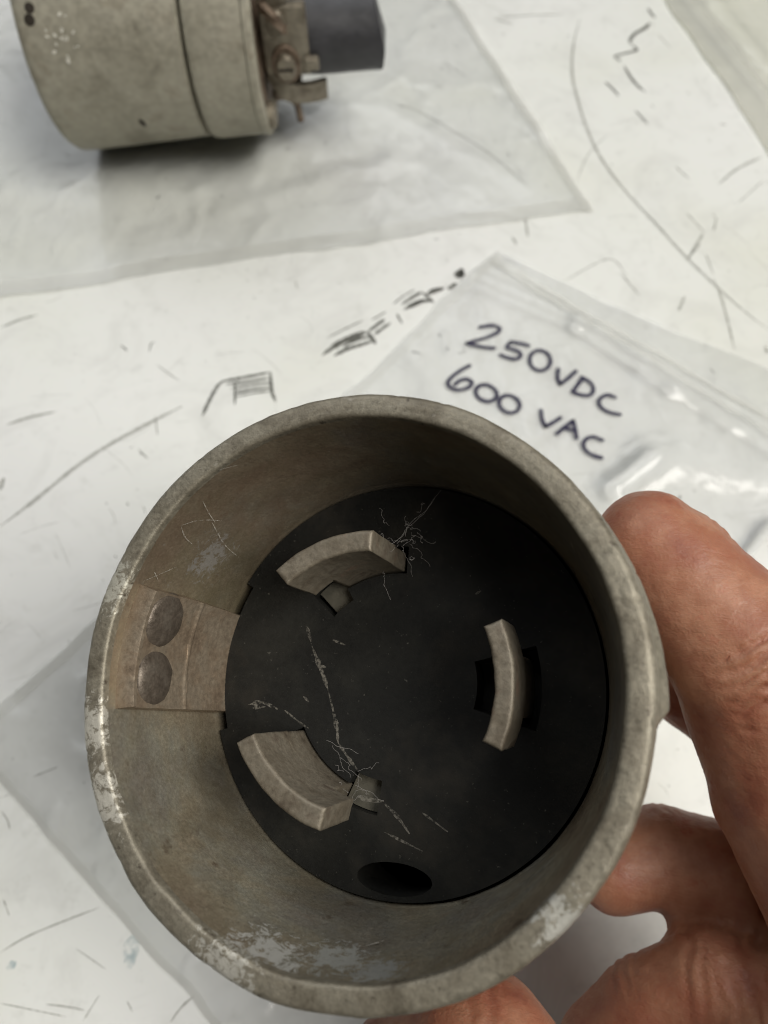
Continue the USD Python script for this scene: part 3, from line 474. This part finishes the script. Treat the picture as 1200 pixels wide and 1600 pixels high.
UsdShade.MaterialBindingAPI.Apply(bc.GetPrim()).Bind(lint_mat); tag(bc, 'grey wisps of lint clinging to the blades inside the cup', 'lint', None, 'stuff')

# ------------------------------------------------------------------ the hand
def J(px, py, Z): return np.array([(px - 600) / FPX * Z, (py - 800) / FPX * Z, Z])
fingers = {'index': [(J(905, 918, 108), 7.5), (J(990, 918, 107), 8.5), (J(1165, 1025, 103), 10.3), (J(1245, 1235, 106), 11.4), (J(1400, 1480, 98), 14)],
           'middle': [(J(1000, 1062, 128), 7.4), (J(1085, 1066, 127), 8.0), (J(1180, 1130, 123), 8.6), (J(1330, 1380, 112), 10.5), (J(1430, 1560, 106), 13)],
           'ring': [(J(935, 1325, 124), 7.0), (J(1030, 1335, 124), 7.8), (J(1150, 1385, 120), 9.4), (J(1310, 1540, 112), 11), (J(1450, 1640, 104), 13)],
           'little': [(J(950, 1640, 113), 7.4), (J(1020, 1590, 112), 8.4), (J(1130, 1560, 109), 9.4), (J(1300, 1640, 104), 11), (J(1450, 1720, 100), 13)],
           'thumb': [(J(640, 1690, 96), 8.6), (J(740, 1650, 95), 10.2), (J(880, 1830, 93), 10.5), (J(1100, 1990, 91), 13), (J(1350, 1900, 95), 15)]}
palm = [(J(1450, 1540, 97), 17), (J(1460, 1700, 93), 17), (J(1430, 1860, 91), 16), (J(1560, 1800, 96), 16), (J(1720, 2000, 88), 18), (J(1900, 2200, 82), 20)]
for nm, ch in fingers.items():
    for p, r in ch:
        q = p - cc; h = q @ ca; rad = np.hypot(q @ cu, q @ cvv); gap = rad - 31 - r
        if gap < -.4 and -r < h < 58 + r:
            d = q - h * ca; p += d / rad * (-.4 - gap)
def smin(a, b, k): h = np.clip(.5 + .5 * (b - a) / k, 0, 1); return b + (a - b) * h - k * h * (1 - h)
def capsule(X, a, ra, b, rb):
    d = b - a; t = np.clip(((X - a) @ d) / (d @ d), 0, 1); return np.linalg.norm(X - a - t[..., None] * d, axis=-1) - (ra + (rb - ra) * t)
def hand_field(X):
    D = None
    for nm, ch in fingers.items():
        dd = None
        for (a, ra), (b, rb) in zip(ch[:-1], ch[1:]):
            c = capsule(X, a, ra, b, rb); dd = c if dd is None else smin(dd, c, .9)
        for k, bulge in ((2, .5),):
            dd = smin(dd, np.linalg.norm(X - ch[k][0], axis=-1) - ch[k][1] - bulge * .1, .6)
        D = dd if D is None else smin(D, dd, .5)
    for (a, ra), (b, rb) in zip(palm[:-1], palm[1:]): D = smin(D, capsule(X, a, ra, b, rb), 3)
    web = capsule(X, fingers['index'][3][0], 9, fingers['thumb'][3][0], 9); D = smin(D, capsule(X, palm[0][0], 12, fingers['thumb'][3][0], 13), 5)
    for c0, r0 in ((J(1085, 1470, 117), 4.0), (J(1160, 1470, 115), 6)): D = smin(D, np.linalg.norm(X - c0, axis=-1) - r0, 3)
    q = X - cc; h = q @ ca; cyl_d = np.maximum(np.hypot(q @ cu, q @ cvv) - 31.05, h - 57)       # skin flattens against the cup
    return np.maximum(D, -(cyl_d))
def surface_nets(fn, lo, hi, st):
    n = np.ceil((hi - lo) / st).astype(int) + 1; V = np.empty(n, np.float32); yz = np.stack(np.meshgrid(lo[1] + np.arange(n[1]) * st, lo[2] + np.arange(n[2]) * st, indexing='ij'), -1)
    for i0 in range(0, n[0], 24):
        xs = lo[0] + np.arange(i0, min(n[0], i0 + 24)) * st; X = np.concatenate([np.broadcast_to(xs[:, None, None, None], (len(xs), n[1], n[2], 1)), np.broadcast_to(yz, (len(xs), *yz.shape))], -1); V[i0:i0 + len(xs)] = fn(X)
    I = V < 0; off = [(a, b, c) for a in (0, 1) for b in (0, 1) for c in (0, 1)]; S = sum(I[a:n[0] - 1 + a, b:n[1] - 1 + b, c:n[2] - 1 + c].astype(np.int8) for a, b, c in off); mask = (S > 0) & (S < 8)
    ijk = np.argwhere(mask); idx = np.full(mask.shape, -1); idx[mask] = np.arange(len(ijk)); pos = np.zeros((len(ijk), 3)); cntv = np.zeros(len(ijk))
    for a in off:
        for ax in range(3):
            if a[ax]: continue
            b = list(a); b[ax] = 1; va, vb = V[tuple((ijk + a).T)], V[tuple((ijk + b).T)]; c = (va < 0) != (vb < 0); t = np.where(c, va / np.where(c, va - vb, 1), 0)
            pos += np.where(c[:, None], np.array(a) + (np.array(b) - a) * t[:, None], 0); cntv += c
    verts = lo + (ijk + pos / cntv[:, None]) * st; quads = []
    for ax in range(3):
        o1, o2 = [(1, 2), (2, 0), (0, 1)][ax]; A = I; B = np.roll(I, -1, ax); ch = A != B; sl = [slice(1, -1)] * 3; sl[ax] = slice(0, -1); g = np.argwhere(ch[tuple(sl)]); g += [0 if k == ax else 1 for k in range(3)]
        d1, d2 = np.eye(3, dtype=int)[o1], np.eye(3, dtype=int)[o2]; q = np.stack([idx[tuple((g - d1 - d2).T)], idx[tuple((g - d2).T)], idx[tuple(g.T)], idx[tuple((g - d1).T)]], 1)
        fl_ = ~I[tuple(g.T)]; q[fl_] = q[fl_][:, ::-1]; quads.append(q[(q >= 0).all(1)])
    return verts, np.vstack(quads)
allj = np.array([p for ch in fingers.values() for p, r in ch] + [p for p, r in palm])
hv, hf = surface_nets(hand_field, allj.min(0) - 24, allj.max(0) + 24, 0.62)
tm = trimesh.Trimesh(hv, np.vstack([hf[:, [0, 1, 2]], hf[:, [0, 2, 3]]]), process=False); trimesh.smoothing.filter_taubin(tm, iterations=8); hv = np.array(tm.vertices); nn = np.array(tm.vertex_normals)
if (hand_field(hv[::60] + nn[::60] * .4) > hand_field(hv[::60])).mean() < .5: hf = hf[:, ::-1]; nn = -nn
dz = (fbm(hv * .13, 2, 3) - .5) * .8 + (fbm(hv * .5 + 7, 2, 5) - .5) * .16 - .07 * (1 - np.abs(2 * fbm(hv * .8 + 31, 3, 25) - 1)) ** 5
def crease(ch, j, offs, depth, sig, reach=1.6):
    """Folds across a finger at joint j, following the plane that halves the bend."""
    a, b, c = ch[j - 1][0], ch[j][0], ch[j + 1][0]; t = (b - a) / np.linalg.norm(b - a) + (c - b) / np.linalg.norm(c - b); t /= np.linalg.norm(t); q = hv - b; dist = np.linalg.norm(q, axis=1); sel = np.clip(1.0 - (dist - ch[j][1] * reach) / 4, 0, 1) * (dist < ch[j][1] * reach + 4)
    s_ = q @ t + (fbm(hv * .28 + j, 3, 41) - .5) * 3.2; o = 0
    for k, of in enumerate(offs): o = o - depth * (0.6 + .8 * noise(hv * .35, 60 + k)) * np.exp(-((s_ - of) / sig) ** 2)
    up = (b - a) / np.linalg.norm(b - a) - (c - b) / np.linalg.norm(c - b); up /= max(np.linalg.norm(up), .05); return o * sel * np.clip(nn @ up * 2.2 - .3, 0, 1)
for nm, ch in fingers.items():
    dz = dz + crease(ch, 2, (-4.2, -2.2, -.4, 1.5, 3.4, 5.4), .8 if nm == 'index' else .3, .5) + crease(ch, 1, (-1.6, .2, 1.9), .2, .4)
hv = hv + nn * dz[:, None]
skin = mat('skin', {'co': ('texture_coordinate', {}), 'n': ('noise_texture', {'scale': 110.0, 'detail': 8.0, 'roughness': .66}), 'r': ('rgb_ramp', {'ramp': [(.3, (.215, .066, .04)), (.42, (.305, .118, .07)), (.52, (.335, .148, .088)), (.62, (.40, .195, .12)), (.70, (.36, .13, .078)), (.8, (.42, .21, .13))]}),
    'mp': ('mapping', {'rotation': (.3, .2, .75), 'scale': (1.0, 3.4, 1.6)}), 'l': ('noise_texture', {'scale': 330.0, 'detail': 5.0, 'roughness': .66, 'distortion': .8}), 'v': ('voronoi_texture', {'scale': 2300.0}), 'n2': ('noise_texture', {'scale': 2600.0, 'detail': 3.0}),
    'a1': ('math', {'math_type': 'multiply_add', 'value2': 0.22}), 'a2': ('math', {'math_type': 'multiply_add', 'value2': 0.25}), 'rm': ('map_range', {'from_min': .3, 'from_max': .7, 'to_min': .38, 'to_max': .58}),
    'b': ('bump', {'strength': 0.5, 'distance': 0.00028}), 'p': ('principled_bsdf', {'specular_ior_level': .42, 'subsurface_weight': .22, 'subsurface_scale': .0012, 'subsurface_radius': (1, .35, .2)})},
    [('co.object', 'n.vector'), ('n.fac', 'r.fac'), ('r.color', 'p.base_color'), ('co.object', 'mp.vector'), ('mp.vector', 'l.vector'), ('co.object', 'v.vector'), ('co.object', 'n2.vector'), ('v.distance', 'a1.value1'), ('l.fac', 'a1.value3'), ('n2.fac', 'a2.value1'), ('a1.value', 'a2.value3'), ('a2.value', 'b.height'), ('b.normal', 'p.normal'), ('l.fac', 'rm.value'), ('rm.result', 'p.roughness')])
hand = thing('hand', 'bare hand with bent wrinkled fingers gripping the metal cup from the right', 'hand', C2W(palm[2][0]))
obj('skin', (C2W(hv) - C2W(palm[2][0]), hf), skin, hand, smooth=True)
